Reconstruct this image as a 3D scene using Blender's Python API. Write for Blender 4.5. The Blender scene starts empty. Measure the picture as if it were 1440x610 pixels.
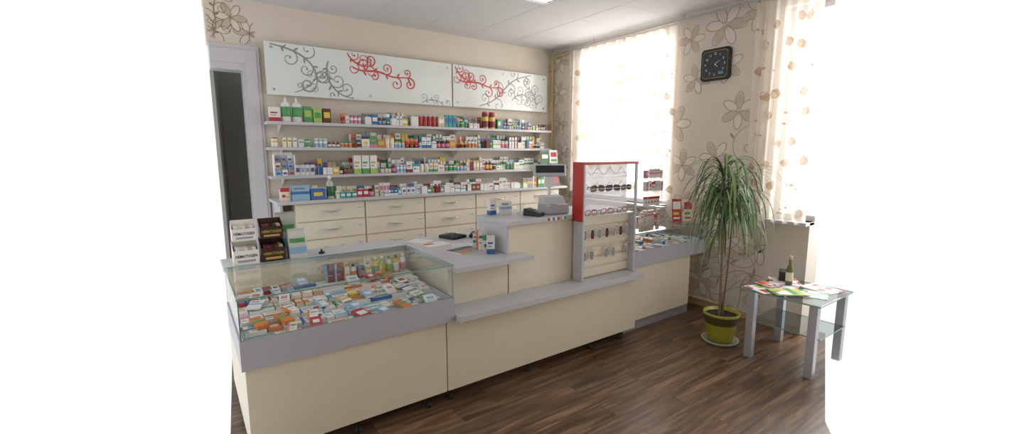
import bpy, math, random
from mathutils import Vector, Matrix, Euler
R=random.Random(11)
pi=math.pi
S=bpy.context.scene
COL=S.collection
S.view_settings.view_transform='Standard'
S.view_settings.look='None'

# ---------------------------------------------------------------- materials
def lin(h):
    h=h.lstrip('#')
    o=[]
    for i in (0,2,4):
        c=int(h[i:i+2],16)/255
        o.append(c/12.92 if c<=.04045 else ((c+.055)/1.055)**2.4)
    return (o[0],o[1],o[2],1)
MATS={}
def mat(name,hx,rough=.5,metal=0,noise=0,scale=6,bump=0,coat=0,emit=0):
    if name in MATS: return MATS[name]
    m=bpy.data.materials.new(name); m.use_nodes=True
    nt=m.node_tree; b=nt.nodes['Principled BSDF']
    c=lin(hx)
    b.inputs['Base Color'].default_value=c
    b.inputs['Roughness'].default_value=rough
    b.inputs['Metallic'].default_value=metal
    b.inputs['Coat Weight'].default_value=coat
    if emit:
        b.inputs['Emission Color'].default_value=c; b.inputs['Emission Strength'].default_value=emit
    if noise or bump:
        tc=nt.nodes.new('ShaderNodeTexCoord'); n=nt.nodes.new('ShaderNodeTexNoise')
        n.inputs['Scale'].default_value=scale; n.inputs['Detail'].default_value=4
        nt.links.new(tc.outputs['Object'],n.inputs['Vector'])
        if noise:
            mx=nt.nodes.new('ShaderNodeMix'); mx.data_type='RGBA'
            mx.inputs[6].default_value=tuple(x*(1-noise) for x in c[:3])+(1,)
            mx.inputs[7].default_value=tuple(min(1,x*(1+noise)) for x in c[:3])+(1,)
            nt.links.new(n.outputs['Fac'],mx.inputs[0]); nt.links.new(mx.outputs[2],b.inputs['Base Color'])
        if bump:
            bp=nt.nodes.new('ShaderNodeBump'); bp.inputs['Strength'].default_value=bump; bp.inputs['Distance'].default_value=.004
            nt.links.new(n.outputs['Fac'],bp.inputs['Height']); nt.links.new(bp.outputs['Normal'],b.inputs['Normal'])
    MATS[name]=m
    return m
def glass_mat(name,tint,ior=1.45,rough=0.0,gain=1.0,base=0.0):
    # thin sheet: reflection only where the ray enters, plain transmission on the way out
    m=bpy.data.materials.new(name); m.use_nodes=True; nt=m.node_tree; nt.nodes.clear()
    N=nt.nodes.new; L=nt.links.new
    o=N('ShaderNodeOutputMaterial'); t=N('ShaderNodeBsdfTransparent'); g=N('ShaderNodeBsdfGlossy')
    f=N('ShaderNodeFresnel'); f.inputs['IOR'].default_value=ior
    ge=N('ShaderNodeNewGeometry'); inv=N('ShaderNodeMath'); inv.operation='SUBTRACT'; inv.inputs[0].default_value=1
    L(ge.outputs['Backfacing'],inv.inputs[1])
    ma=N('ShaderNodeMath'); ma.operation='MULTIPLY_ADD'; ma.inputs[1].default_value=gain; ma.inputs[2].default_value=base
    L(f.outputs[0],ma.inputs[0])
    mu=N('ShaderNodeMath'); mu.operation='MULTIPLY'; mu.use_clamp=True
    L(ma.outputs[0],mu.inputs[0]); L(inv.outputs[0],mu.inputs[1])
    mx=N('ShaderNodeMixShader')
    t.inputs['Color'].default_value=tint; g.inputs['Roughness'].default_value=rough
    g.inputs['Color'].default_value=(.95,.97,.96,1)
    L(mu.outputs[0],mx.inputs[0]); L(t.outputs[0],mx.inputs[1]); L(g.outputs[0],mx.inputs[2]); L(mx.outputs[0],o.inputs[0])
    MATS[name]=m; return m
GLASS=glass_mat('clear_glass',(.985,.995,.99,1),1.45,0,.8)
WGLASS=glass_mat('window_glass',(.99,.995,.995,1),1.2)
ACR=glass_mat('clear_acrylic',(.96,.97,.975,1),1.4,.05,.7,.01)
SMOKE=glass_mat('smoked_glass',(.6,.65,.65,1),1.5,.0,1,.08)
GEDGE=mat('glass_edge','86aca0',.15)
def sheer_mat(name,hx,fac,tr=.6):
    m=bpy.data.materials.new(name); m.use_nodes=True; nt=m.node_tree; nt.nodes.clear()
    o=nt.nodes.new('ShaderNodeOutputMaterial'); t=nt.nodes.new('ShaderNodeBsdfTransparent')
    d=nt.nodes.new('ShaderNodeBsdfDiffuse'); l=nt.nodes.new('ShaderNodeBsdfTranslucent')
    d.inputs[0].default_value=lin(hx); l.inputs[0].default_value=lin(hx)
    a=nt.nodes.new('ShaderNodeMixShader'); b=nt.nodes.new('ShaderNodeMixShader')
    tc=nt.nodes.new('ShaderNodeTexCoord'); n=nt.nodes.new('ShaderNodeTexNoise'); n.inputs['Scale'].default_value=40
    mr=nt.nodes.new('ShaderNodeMapRange'); mr.inputs[3].default_value=fac-.06; mr.inputs[4].default_value=fac+.06
    nt.links.new(tc.outputs['Object'],n.inputs[0]); nt.links.new(n.outputs[0],mr.inputs[0]); nt.links.new(mr.outputs[0],b.inputs[0])
    a.inputs[0].default_value=tr
    nt.links.new(d.outputs[0],a.inputs[1]); nt.links.new(l.outputs[0],a.inputs[2])
    nt.links.new(t.outputs[0],b.inputs[1]); nt.links.new(a.outputs[0],b.inputs[2]); nt.links.new(b.outputs[0],o.inputs[0])
    return m
SHEER=sheer_mat('sheer_voile','f6efe6',.66,.5)
SHEERP=sheer_mat('sheer_leaf_print','c4a486',.72,.3)
FROST=sheer_mat('frosted_acrylic','f4f6fa',.62)

CREAM=mat('cream_laminate','e7dfca',.4,noise=.03,scale=3)
CREAMD=mat('cream_drawer_front','eee7d8',.4,noise=.02)
GREYL=mat('grey_laminate','c9cad0',.35,noise=.05,scale=30)
GREYT=mat('grey_metal_tray','bcbec8',.38,noise=.03)
GREYD=mat('grey_plinth','9b9ba2',.4)
BLACK=mat('black_plastic','151516',.35)
CHROME=mat('brushed_silver','c9ccd2',.25,1)
SILV=mat('satin_silver_paint','b9bcc2',.35,.4)
WHITE=mat('white_plastic','ececec',.4)
WALLB=mat('painted_wall_beige','e1d8cb',.85,noise=.03,scale=2,bump=.05)
WALLR=mat('wallpaper_beige','e0d6ca',.85,noise=.04,scale=5,bump=.08)
CEIL=mat('ceiling_tile','d6d5d6',.9,noise=.03,scale=60,bump=.2)
GRID=mat('ceiling_grid','d2d1d2',.85)
WFRAME=mat('white_gloss_paint','cfced3',.35,noise=.02)
RED=mat('red_plastic','b8302c',.35)

def floor_mat():
    m=bpy.data.materials.new('brown_laminate_floor'); m.use_nodes=True; nt=m.node_tree; b=nt.nodes['Principled BSDF']
    N=nt.nodes.new; L=nt.links.new
    tc=N('ShaderNodeTexCoord'); br=N('ShaderNodeTexBrick')
    br.inputs['Scale'].default_value=1; br.inputs['Brick Width'].default_value=1.25; br.inputs['Row Height'].default_value=.17
    br.inputs['Mortar Size'].default_value=.0013; br.inputs['Mortar Smooth'].default_value=.3; br.offset=.37
    br.inputs['Color1'].default_value=(0,0,0,1); br.inputs['Color2'].default_value=(1,1,1,1); br.inputs['Mortar'].default_value=(.5,.5,.5,1)
    L(tc.outputs['Object'],br.inputs['Vector'])
    mp=N('ShaderNodeMapping'); mp.inputs['Scale'].default_value=(1.3,15,1)
    L(tc.outputs['Object'],mp.inputs['Vector'])
    add=N('ShaderNodeVectorMath'); add.operation='ADD'
    sc=N('ShaderNodeVectorMath'); sc.operation='SCALE'; sc.inputs['Scale'].default_value=7
    L(br.outputs['Color'],sc.inputs[0]); L(mp.outputs[0],add.inputs[0]); L(sc.outputs[0],add.inputs[1])
    n=N('ShaderNodeTexNoise'); n.inputs['Scale'].default_value=1.6; n.inputs['Detail'].default_value=7; n.inputs['Distortion'].default_value=.7
    L(add.outputs[0],n.inputs['Vector'])
    r=N('ShaderNodeValToRGB'); e=r.color_ramp.elements
    e[0].position=.3; e[0].color=lin('493526'); e[1].position=.72; e[1].color=lin('987a5f')
    x=e.new(.5); x.color=lin('6e543f')
    L(n.outputs['Fac'],r.inputs[0])
    mx=N('ShaderNodeMix'); mx.data_type='RGBA'; mx.blend_type='MULTIPLY'; mx.inputs[0].default_value=1
    mr=N('ShaderNodeMapRange'); mr.inputs[3].default_value=.8; mr.inputs[4].default_value=1.12
    L(br.outputs['Color'],mr.inputs[0]); L(r.outputs[0],mx.inputs[6]); L(mr.outputs[0],mx.inputs[7])
    m2=N('ShaderNodeMix'); m2.data_type='RGBA'; m2.inputs[7].default_value=lin('2b201b')
    L(br.outputs['Fac'],m2.inputs[0]); L(mx.outputs[2],m2.inputs[6]); L(m2.outputs[2],b.inputs['Base Color'])
    b.inputs['Roughness'].default_value=.36
    bp=N('ShaderNodeBump'); bp.inputs['Strength'].default_value=.12; bp.inputs['Distance'].default_value=.002
    L(n.outputs['Fac'],bp.inputs['Height']); L(bp.outputs[0],b.inputs['Normal'])
    return m
FLOOR=floor_mat()

PAL={'white':'ecebe9','cream':'e6dcc6','red':'bb3a3e','orange':'dc8646','yellow':'e2c65a','green':'55a062','dark-green':'2d6246',
'blue':'4070b0','light-blue':'94bcdc','pink':'dc86a6','purple':'7a5c9c','brown':'633f2e','dark-brown':'3f271d','teal':'46a0a0','grey':'a0a5aa','silver':'bbbec2','beige':'d0bc9a','maroon':'82333e','lime':'a9c864','black':'232324'}
def pm(n): return mat('print_'+n.replace('-','_'),PAL[n],.42)
TXT=mat('small_print_grey','7d7f87',.5)

# ---------------------------------------------------------------- mesh builder
class MB:
    def __init__(s): s.v=[];s.f=[];s.m=[];s.mats=[];s.sm=[];s.M=Matrix.Identity(4)
    def mi(s,m):
        if m not in s.mats: s.mats.append(m)
        return s.mats.index(m)
    def add(s,vs,fs,m,smooth=False):
        o=len(s.v); s.v+=[tuple(s.M@Vector(q)) for q in vs]
        if not isinstance(m,list): m=[m]*len(fs)
        for k,f in enumerate(fs):
            s.f.append(tuple(i+o for i in f)); s.m.append(s.mi(m[k])); s.sm.append(smooth)
    def quad(s,a,b,c,d,m): s.add([a,b,c,d],[(0,1,2,3)],m)
    def box(s,x0,x1,y0,y1,z0,z1,m):
        s.add([(x0,y0,z0),(x1,y0,z0),(x1,y1,z0),(x0,y1,z0),(x0,y0,z1),(x1,y0,z1),(x1,y1,z1),(x0,y1,z1)],
              [(0,3,2,1),(4,5,6,7),(0,1,5,4),(1,2,6,5),(2,3,7,6),(3,0,4,7)],m)
        return s
    def pane(s,x0,x1,y0,y1,z0,z1,m=None,e=None):
        m=m or GLASS; e=e or GEDGE
        d=[x1-x0,y1-y0,z1-z0]; k=d.index(min(d))
        ms=[e]*6
        if k==2: ms[0]=ms[1]=m
        if k==1: ms[2]=ms[4]=m
        if k==0: ms[3]=ms[5]=m
        s.box(x0,x1,y0,y1,z0,z1,ms); return s
    def lathe(s,prof,m,n=18,c=(0,0,0),smooth=True):
        vs=[];fs=[];ms=[]
        for r,z in prof:
            for j in range(n):
                a=2*pi*j/n; vs.append((c[0]+r*math.cos(a),c[1]+r*math.sin(a),c[2]+z))
        for i in range(len(prof)-1):
            for j in range(n):
                k=(j+1)%n; fs.append((i*n+j,i*n+k,(i+1)*n+k,(i+1)*n+j)); ms.append(m[i] if isinstance(m,list) else m)
        s.add(vs,fs,ms,smooth)
        L=(len(prof)-1)*n
        m0=m[0] if isinstance(m,list) else m; m1=m[-1] if isinstance(m,list) else m
        s.add(vs[:n],[tuple(range(n-1,-1,-1))],m0); s.add(vs[L:],[tuple(range(n))],m1)
        return s
    def tube(s,pts,r,m,n=8,sq=1.0):
        pts=[Vector(p) for p in pts]; vs=[];fs=[]
        for i,p in enumerate(pts):
            t=(pts[min(i+1,len(pts)-1)]-pts[max(i-1,0)]).normalized()
            up=Vector((0,0,1)) if abs(t.z)<.9 else Vector((0,1,0))
            a=t.cross(up).normalized(); b=t.cross(a).normalized()
            rr=r[i] if isinstance(r,(list,tuple)) else r
            for j in range(n):
                q=2*pi*j/n; vs.append(tuple(p+a*(rr*math.cos(q))+b*(rr*sq*math.sin(q))))
        for i in range(len(pts)-1):
            for j in range(n):
                k=(j+1)%n; fs.append((i*n+j,i*n+k,(i+1)*n+k,(i+1)*n+j))
        s.add(vs,fs,m,True)
        s.add(vs[:n],[tuple(range(n))],m); s.add(vs[-n:],[tuple(range(n-1,-1,-1))],m)
        return s
    def addmesh(s,me,M):
        old=s.M; s.M=M
        s.add([tuple(v.co) for v in me.vertices],[tuple(p.vertices) for p in me.polygons],[me.materials[p.material_index] for p in me.polygons])
        s.M=old
    def mesh(s,name):
        me=bpy.data.meshes.new(name); me.from_pydata(s.v,[],s.f)
        for m in s.mats: me.materials.append(m)
        me.polygons.foreach_set('material_index',s.m); me.polygons.foreach_set('use_smooth',s.sm); me.update()
        return me
def link(o,parent=None):
    COL.objects.link(o)
    if parent: o.parent=parent
    return o
def meta(o,label=None,cat=None,group=None,kind=None):
    if label: o['label']=label
    if cat: o['category']=cat
    if group: o['group']=group
    if kind: o['kind']=kind
    return o
def bevel(o,w=.003,seg=2):
    b=o.modifiers.new('bevel','BEVEL'); b.width=w; b.segments=seg; b.limit_method='ANGLE'
    return o
def single(name,mb,loc,label,cat,rot=(0,0,0),group=None,bev=0,kind=None):
    me=mb if isinstance(mb,bpy.types.Mesh) else mb.mesh(name)
    o=link(bpy.data.objects.new(name,me)); o.location=loc; o.rotation_euler=rot
    if bev: bevel(o,bev)
    return meta(o,label,cat,group,kind)
def thing(name,loc,label,cat,rot=(0,0,0),group=None):
    o=link(bpy.data.objects.new(name,None)); o.empty_display_size=.05; o.location=loc; o.rotation_euler=rot
    return meta(o,label,cat,group)
def part(par,name,mb,label=None,loc=(0,0,0),rot=(0,0,0),bev=0):
    me=mb if isinstance(mb,bpy.types.Mesh) else mb.mesh(name)
    o=link(bpy.data.objects.new(name,me),par); o.location=loc; o.rotation_euler=rot
    if bev: bevel(o,bev)
    if label: o['label']=label
    return o
def copy_thing(o,loc,rot=None):
    def cp(a,par):
        c=a.copy(); COL.objects.link(c)
        if par: c.parent=par
        for ch in a.children: cp(ch,c)
        return c
    c=cp(o,None); c.location=loc
    if rot is not None: c.rotation_euler=rot
    return c
def struct(name,mb,mod=0):
    o=link(bpy.data.objects.new(name,mb.mesh(name))); o['kind']='structure'
    if mod: bevel(o,mod)
    return o
def text_part(par,name,s,size,loc,rot,m,sx=1,bold=0,label=None):
    cu=bpy.data.curves.new('t','FONT'); cu.body=s; cu.size=size; cu.align_x='CENTER'; cu.align_y='CENTER'; cu.offset=bold; cu.resolution_u=2
    to=bpy.data.objects.new('t',cu); COL.objects.link(to)
    me=bpy.data.meshes.new_from_object(to.evaluated_get(bpy.context.evaluated_depsgraph_get()))
    bpy.data.objects.remove(to)
    me.materials.clear(); me.materials.append(m)
    o=link(bpy.data.objects.new(name,me),par); o.location=loc; o.rotation_euler=rot; o.scale=(sx,1,1)
    if label:o['label']=label
    return o

# 2D prints: every stroke gets its own hair-thin layer so none are coplanar
class Print:
    def __init__(s,fn,nrm,inside=None): s.mb=MB(); s.fn=fn; s.n=Vector(nrm); s.k=0; s.inside=inside or (lambda u,v:True)
    def poly(s,pts,m):
        if all(s.inside(*p) for p in pts):
            o=s.n*(s.k%40*2.5e-5)
            s.mb.add([tuple(Vector(s.fn(u,v))+o) for u,v in pts],[tuple(range(len(pts)))],m)
    def ribbon(s,pts,ws,m):
        s.k+=1
        L=[];Rr=[]
        n=len(pts)
        for i,(u,v) in enumerate(pts):
            a=pts[max(i-1,0)]; b=pts[min(i+1,n-1)]
            dx,dy=b[0]-a[0],b[1]-a[1]; l=math.hypot(dx,dy) or 1
            w=(ws[i] if isinstance(ws,list) else ws)/2
            L.append((u-dy/l*w,v+dx/l*w)); Rr.append((u+dy/l*w,v-dx/l*w))
        for i in range(n-1): s.poly([L[i],Rr[i],Rr[i+1],L[i+1]],m)
    def drop(s,p,ang,ln,wd,m):
        s.k+=1
        pts=[]
        prof=[(0,0),(.2,.6),(.45,1),(.7,.85),(.9,.4),(1,0)]
        for t,w in prof: pts.append((t*ln,w*wd/2))
        for t,w in prof[-2:0:-1]: pts.append((t*ln,-w*wd/2))
        c,q=math.cos(ang),math.sin(ang)
        s.poly([(p[0]+x*c-y*q,p[1]+x*q+y*c) for x,y in pts],m)
    def dot(s,p,r,m,n=10): s.k+=1; s.poly([(p[0]+r*math.cos(2*pi*i/n),p[1]+r*math.sin(2*pi*i/n)) for i in range(n)],m)
    def curl(s,p,ang,size,hand,w,m,turn=1.45,n=30):
        u,v=p;pts=[p];ws=[w]; da=hand*2*pi*turn/n
        for i in range(n):
            ds=abs(da)*size*(1-i/n)**.9*1.3
            u+=ds*math.cos(ang);v+=ds*math.sin(ang);ang+=da
            pts.append((u,v)); ws.append(w*(1-.6*i/n))
        s.ribbon(pts,ws,m); s.dot((u,v),w*.9,m)
    def vine(s,p,ang,length,curv,w,m,size,every=5,n=40,rng=None,curls=True):
        rng=rng or R
        u,v=p;pts=[p];ws=[w*.5];side=1
        ds=length/n
        for i in range(n):
            ang+=curv(i/n)*ds
            u+=ds*math.cos(ang);v+=ds*math.sin(ang);pts.append((u,v));ws.append(w*(1.2-abs(i/n-.4)))
            if i%every==every-2:
                if curls: s.curl((u,v),ang+side*.35,size*rng.uniform(.7,1.15),side,w*.75,m,rng.uniform(1.2,1.6))
                s.drop((u,v),ang-side*.9,size*rng.uniform(.9,1.3),size*.35,m)
                side=-side
        s.ribbon(pts,ws,m)
        if curls: s.curl((u,v),ang,size,side,w,m)

# ---------------------------------------------------------------- room shell
XW,YB,ZC=4.3,5.0,2.97
YE=1.62
def slab(w,pts,z0,z1,m):
    n=len(pts)
    w.add([(x,y,z0) for x,y in pts]+[(x,y,z1) for x,y in pts],[tuple(range(n-1,-1,-1)),tuple(range(n,2*n))]+[(i,(i+1)%n,(i+1)%n+n,i+n) for i in range(n)],m)
w=MB(); slab(w,[(-.6,-1.2),(2.6,-1.2),(2.6,.7),(3.0,.95),(XW+.22,1.5),(XW+.22,YB+.15),(1.4,YB+.15),(1.1,5.95),(.33,5.95),(.28,YB),(.10,2.9),(-.0,1.9),(-.6,1.6)],-.05,0,FLOOR)
struct('floor',w)
w=MB()
w.box(.66,XW+.2,YB,YB+.15,0,ZC,WALLB)
w.box(.27,.66,YB,YB+.15,2.56,ZC,WALLB)
bw=struct('wall_back',w)
W1a,W1b,WZ0,WZ1=3.05,4.42,1.0,2.82
W2b=1.96
w=MB()
w.box(XW,XW+.22,W1b,YB,0,ZC,WALLR)
w.box(XW,XW+.22,W2b,W1a,0,ZC,WALLR)
w.box(XW,XW+.22,W1a,W1b,0,WZ0,WALLR); w.box(XW,XW+.22,W1a,W1b,WZ1,ZC,WALLR)
w.box(XW,XW+.22,YE,W2b,0,WZ0,WALLR); w.box(XW,XW+.22,YE,W2b,WZ1,ZC,WALLR)
rw=struct('wall_right',w)
# the rest of the room around the photographer
struct('wall_front',MB().box(-.75,XW+.22,-1.35,-1.2,0,ZC,WALLB))
struct('wall_left',MB().box(-.75,-.6,-1.2,1.55,0,ZC,WALLB))
struct('wall_right_near',MB().box(XW,XW+.22,-1.2,.1,0,ZC,WALLR))
struct('ceiling',MB().box(-.75,XW+.22,-1.35,YB+.15,ZC,ZC+.05,CEIL))
w=MB()
for x in [-.09,.51,1.11,1.71,2.31,2.91,3.51,4.11]: w.box(x-.007,x+.007,-1.2,YB,ZC-.0015,ZC,GRID)
for k in range(-8,3):
    y=3.66+.6*k
    if y<YB: w.box(-.6,XW,y-.007,y+.007,ZC-.0013,ZC,GRID)
struct('trim_1',w)
BB=mat('beige_baseboard','c9b394',.5)
struct('baseboard_right',MB().box(XW-.016,XW,YE,YB,0,.07,BB),.004)
struct('baseboard_back',MB().box(.66,XW-.02,YB-.016,YB,0,.07,BB),.004)
CW=mat('corridor_wall','b3b2ac',.8,noise=.08)
struct('wall_corridor',MB().box(.36,1.1,5.9,6.0,0,ZC,CW))
struct('wall_corridor_side',MB().box(1.0,1.1,5.16,5.9,0,ZC,CW))
w=MB(); slab(w,[(.28,5.16),(.31,5.16),(.40,5.9),(.36,5.9)],0,ZC,CW); struct('wall_corridor_light_block',w)  # added to block light from the open left and darken the corridor
struct('ceiling_corridor_shade',MB().box(.28,1.1,5.16,5.45,ZC,ZC+.05,CEIL))  # unseen half ceiling added for shade; open behind so some light falls in
d1=link(bpy.data.objects.new('door_1',None)); d1['kind']='structure'; d1.location=(.5,YB,0)
w=MB(); w.box(.03,.17,-.03,.17,0,2.56,WFRAME); w.box(.056,.145,-.042,-.0302,0,2.52,WFRAME); w.box(-.22,.0295,-.03,.17,2.34,2.56,WFRAME); w.box(-.22,.0555,-.042,-.0302,2.40,2.52,WFRAME)
part(d1,'door_frame',w)
LP=mat('door_leaf_paint','bcbcb8',.45,noise=.03)
w=MB(); w.box(0,.66,-.02,.02,.01,2.33,LP); w.box(.1,.56,-.028,-.02,.2,1.0,LP); w.box(.1,.56,-.028,-.02,1.15,2.2,LP)
lf=part(d1,'door_leaf',w,bev=.004,loc=(.06,.22,0),rot=(0,0,math.radians(82)))
w=MB(); w.tube([(.6,-.02,1.02),(.6,-.07,1.02),(.5,-.07,1.02)],.009,CHROME); part(lf,'door_handle',w,'silver lever handle')

def window(name,y0,y1):
    o=link(bpy.data.objects.new(name,None)); o['kind']='structure'; o.location=(XW+.12,(y0+y1)/2,WZ0)
    h=WZ1-WZ0; a,b=(y0-y1)/2,(y1-y0)/2
    w=MB(); t=.05
    w.box(-.03,.03,b-t,b,0,h,WFRAME)
    if y1-y0>1: w.box(-.03,.03,a,a+t,0,h,WFRAME)
    w.box(-.03,.03,a,b-t,0,t,WFRAME); w.box(-.03,.03,a,b-t,h-t,h,WFRAME)
    if y1-y0>1: w.box(-.03,.03,-.035,.035,t,h-t,WFRAME)
    part(o,'window_frame',w,bev=.004)
    w=MB(); w.pane(-.004,.004,a,b-t,t,h-t,WGLASS,WGLASS); part(o,'window_glass',w)
    w=MB(); w.box(-.2,-.03,a,b,-.03,0,WFRAME); part(o,'window_sill',w,bev=.004)
window('window_1',W1a,W1b)
window('window_2',YE,W2b)

VINE=mat('wallpaper_taupe_print','b3a08d',.8); VINE2=mat('wallpaper_light_print','cdbfb0',.8); VINE3=mat('wallpaper_pale_print','e6ddd2',.8)
def flower(P,p,r,m,m2,a0=0,n=6):
    for i in range(n):
        a=a0+2*pi*i/n; c=(p[0]+math.cos(a)*r*.6,p[1]+math.sin(a)*r*.6)
        P.drop(p,a,r,r*.5,m2 if i%2 else VINE3)
        pts=[]
        for k in range(13):
            t=2*pi*k/12; x=math.cos(t)*r*.48;y=math.sin(t)*r*.25
            pts.append((c[0]+x*math.cos(a)-y*math.sin(a),c[1]+x*math.sin(a)+y*math.cos(a)))
        P.ribbon(pts,r*.045,m)
    P.dot(p,r*.09,m)
    for i in range(8):
        a=a0+i*pi/4+.2; P.ribbon([p,(p[0]+math.cos(a)*r*.35,p[1]+math.sin(a)*r*.35)],r*.03,m)
def paper(P,u0,u1,v0,v1,rng):
    u=u0+.08
    while u<u1:
        for k in range(3):
            ph=rng.uniform(0,6); aa=rng.uniform(5,8)
            P.vine((u+.09*k,v0+.02),pi/2,v1-v0,lambda t,ph=ph,aa=aa:aa*math.cos(17*t+ph),.007,VINE,.08,every=14,n=110,rng=rng,curls=(k==1))
        v=v0+.2
        while v<v1:
            flower(P,(u+rng.uniform(-.05,.25),v),rng.uniform(.14,.19),VINE,VINE2,rng.uniform(0,1)); v+=rng.uniform(.36,.46)
        u+=.42
rg=random.Random(5)
P=Print(lambda u,v:(XW-.001,-u,v),(-1,0,0),lambda u,v:(-W1a+.02<u<-W2b-.02 or u<-W1b-.02 or (v<WZ0-.03 and u<-W2b)) and .08<v<ZC-.01 and u>-4.98)
paper(P,-3.05,-1.96,.08,2.95,rg); paper(P,-4.98,-4.45,.08,2.95,rg)
part(rw,'wallpaper_print',P.mb)
P=Print(lambda u,v:(u,YB-.001,v),(0,-1,0),lambda u,v:.28<u<.66 and 2.58<v<ZC-.01)
BP=mat('wallpaper_brown_print','9d866d',.8)
for k in range(3): flower(P,(.33+.14*k,2.68+.12*(k%2)),.12,BP,VINE2,k)
P.vine((.30,2.60),1.0,.6,lambda t:5*math.sin(9*t),.008,BP,.05,rng=rg)
part(bw,'wallpaper_print',P.mb)

# ---------------------------------------------------------------- curtains, rod, pipe
def curtain(y0,y1,z0,z1,label,waves,leaf_rng):
    n=max(24,int((y1-y0)*110)); X=XW-.075
    def wave(y,z): 
        return X+.022*math.sin(waves*2*pi*(y-y0))+.008*math.sin(waves*5.3*(y-y0)+z*2)
    th=thing('curtain',(X,(y0+y1)/2,z0),label,'curtain')
    ox,oy=X,(y0+y1)/2
    w=MB(); vs=[];fs=[];zs=14
    for k in range(zs+1):
        z=z0+(z1-z0)*k/zs
        for i in range(n+1):
            y=y0+(y1-y0)*i/n; vs.append((wave(y,z)-ox,y-oy,z-z0))
    for k in range(zs):
        for i in range(n):
            a=k*(n+1)+i; fs.append((a,a+1,a+n+2,a+n+1))
    w.add(vs,fs,SHEER,True); part(th,'sheer_fabric',w)
    P=Print(lambda u,v:(wave(-u,v)-.004-ox,-u-oy,v-z0),(-1,0,0),lambda u,v:y0<-u<y1)
    for row in range(int((z1-z0)/.2)):
        for c in range(int((y1-y0)/.15)+1):
            p=(-(y0+.06+c*.15+leaf_rng.uniform(-.03,.03)+(.08 if row%2 else 0)),z0+.12+row*.2+leaf_rng.uniform(-.03,.03))
            if leaf_rng.random()<.7: P.drop((p[0],p[1]+.04),-pi/2+leaf_rng.uniform(-.5,.5),.09,.07,SHEERP)
            else:
                for q in range(4): P.dot((p[0]+leaf_rng.uniform(-.05,.05),p[1]+leaf_rng.uniform(-.05,.05)),.01,SHEERP,6)
    part(th,'leaf_print',P.mb,'beige printed leaves')
    w=MB(); w.tube([(0,0,-.006),(0,0,.012)],.0035,SILV,5); hk=w.mesh('curtain_hook')
    k=int((y1-y0)/.12)
    for i in range(k+1):
        y=y0+.02+(y1-y0-.04)*i/k
        part(th,'curtain_hook',hk,loc=(wave(y,z1)-ox,y-oy,z1-z0))
    return th
curtain(2.93,4.57,1.08,2.88,'sheer white voile curtain with beige leaves over window',7,random.Random(3))
curtain(1.63,2.15,.98,2.88,'gathered sheer white curtain with beige leaf print',11,random.Random(4))
w=MB(); w.tube([(0,-1.66,0),(0,1.68,0)],.009,SILV,8)
for y in (-1.6,-.4,.85,1.6): w.tube([(0,y,0),(.02,y,.03),(.02,y,.055)],.006,SILV,6)
single('curtain_rod',w,(XW-.085,3.30,2.912),'thin silver curtain rod below the ceiling','curtain rod')
YEL=mat('yellow_gas_pipe','cdb477',.5)
w=MB(); w.tube([(0,0,0),(0,0,2.55)],.014,YEL,10); w.tube([(0,0,2.55),(.0,-.06,2.58),(.0,-.30,2.58)],.014,YEL,10)
for z in (.5,1.6,2.4): w.box(-.02,.02,-.02,.055,z,z+.025,YEL)
single('gas_pipe',w,(XW-.05,YB-.06,.3),'cream-yellow vertical gas pipe in the room corner','pipe')
w=MB(); w.tube([(0,-.95,0),(0,.95,0)],.018,mat('pipe_beige','cbb48c',.5),10)
for y in (-.5,.4): w.box(-.02,.03,y,y+.03,-.02,.02,MATS['pipe_beige'])
single('heating_pipe',w,(XW-.07,3.2,.095),'beige heating pipe along the baseboard','pipe')

# ceiling lamp
th=thing('ceiling_light',(2.72,3.14,ZC-.034),'small rectangular louvre ceiling light fitting','ceiling light')
w=MB()
for a in ((-.15,.15,-.30,-.28),(-.15,.15,.28,.30),(-.15,-.13,-.28,.28),(.13,.15,-.28,.28)): w.box(a[0],a[1],a[2],a[3],0,.03,WFRAME)
part(th,'fixture_frame',w)
w=MB()
for i in range(1,8): w.box(-.13,.13,-.28+.07*i,-.277+.07*i,.004,.02,CHROME)
w.box(-.001,.001,-.28,.28,.002,.004,CHROME)
part(th,'louvre',w,'polished silver louvre')
w=MB(); w.box(-.13,.13,-.28,.28,.022,.028,mat('lamp_diffuser','fdfbf6',.5,emit=1.2)); part(th,'lamp',w,'white glowing diffuser')

# ---------------------------------------------------------------- wall sign panels
PW=mat('white_gloss_panel','e9efee',.12,coat=.4)
SWG=mat('swirl_grey','9a9aa0',.4); SWR=mat('swirl_red','cf4a4e',.35)
def sign(x0,x1,label):
    z0,z1=2.135,2.62
    th=thing('wall_panel',((x0+x1)/2,4.93,z0),label,'wall panel')
    cx=(x0+x1)/2
    part(th,'glossy_board',MB().box(x0-cx,x1-cx,-.006,.006,0,z1-z0,PW),bev=.002)
    w=MB(); w.M=Matrix.Rotation(pi/2,4,'X'); w.lathe([(.011,-.06),(.011,.0),(.012,.004),(.009,.008)],CHROME,12); sb=w.mesh('standoff_bolt')
    for x in (x0-cx+.06,0,x1-cx-.06):
        for z in (.05,z1-z0-.05): part(th,'standoff_bolt',sb,'round silver standoff bolt',loc=(x,-.006,z))
    return th,cx,z0
def vp(th,cx,z0,x0,x1,nm,m,items,lab,lay=0):
    P=Print(lambda u,v:(u-cx,-.0072-lay,v-z0),(0,-1,0),lambda u,v:x0+.008<u<x1-.008 and z0+.006<v<2.614)
    rg=random.Random(9)
    for (p,a,l,c,wd,sz,ev) in items: P.vine(p,a,l,c,wd,m,sz,every=ev,n=40,rng=rg)
    part(th,nm,P.mb,lab)
th,cx,z0=sign(.71,2.675,'long white gloss panel with grey and red floral swirls')
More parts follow.
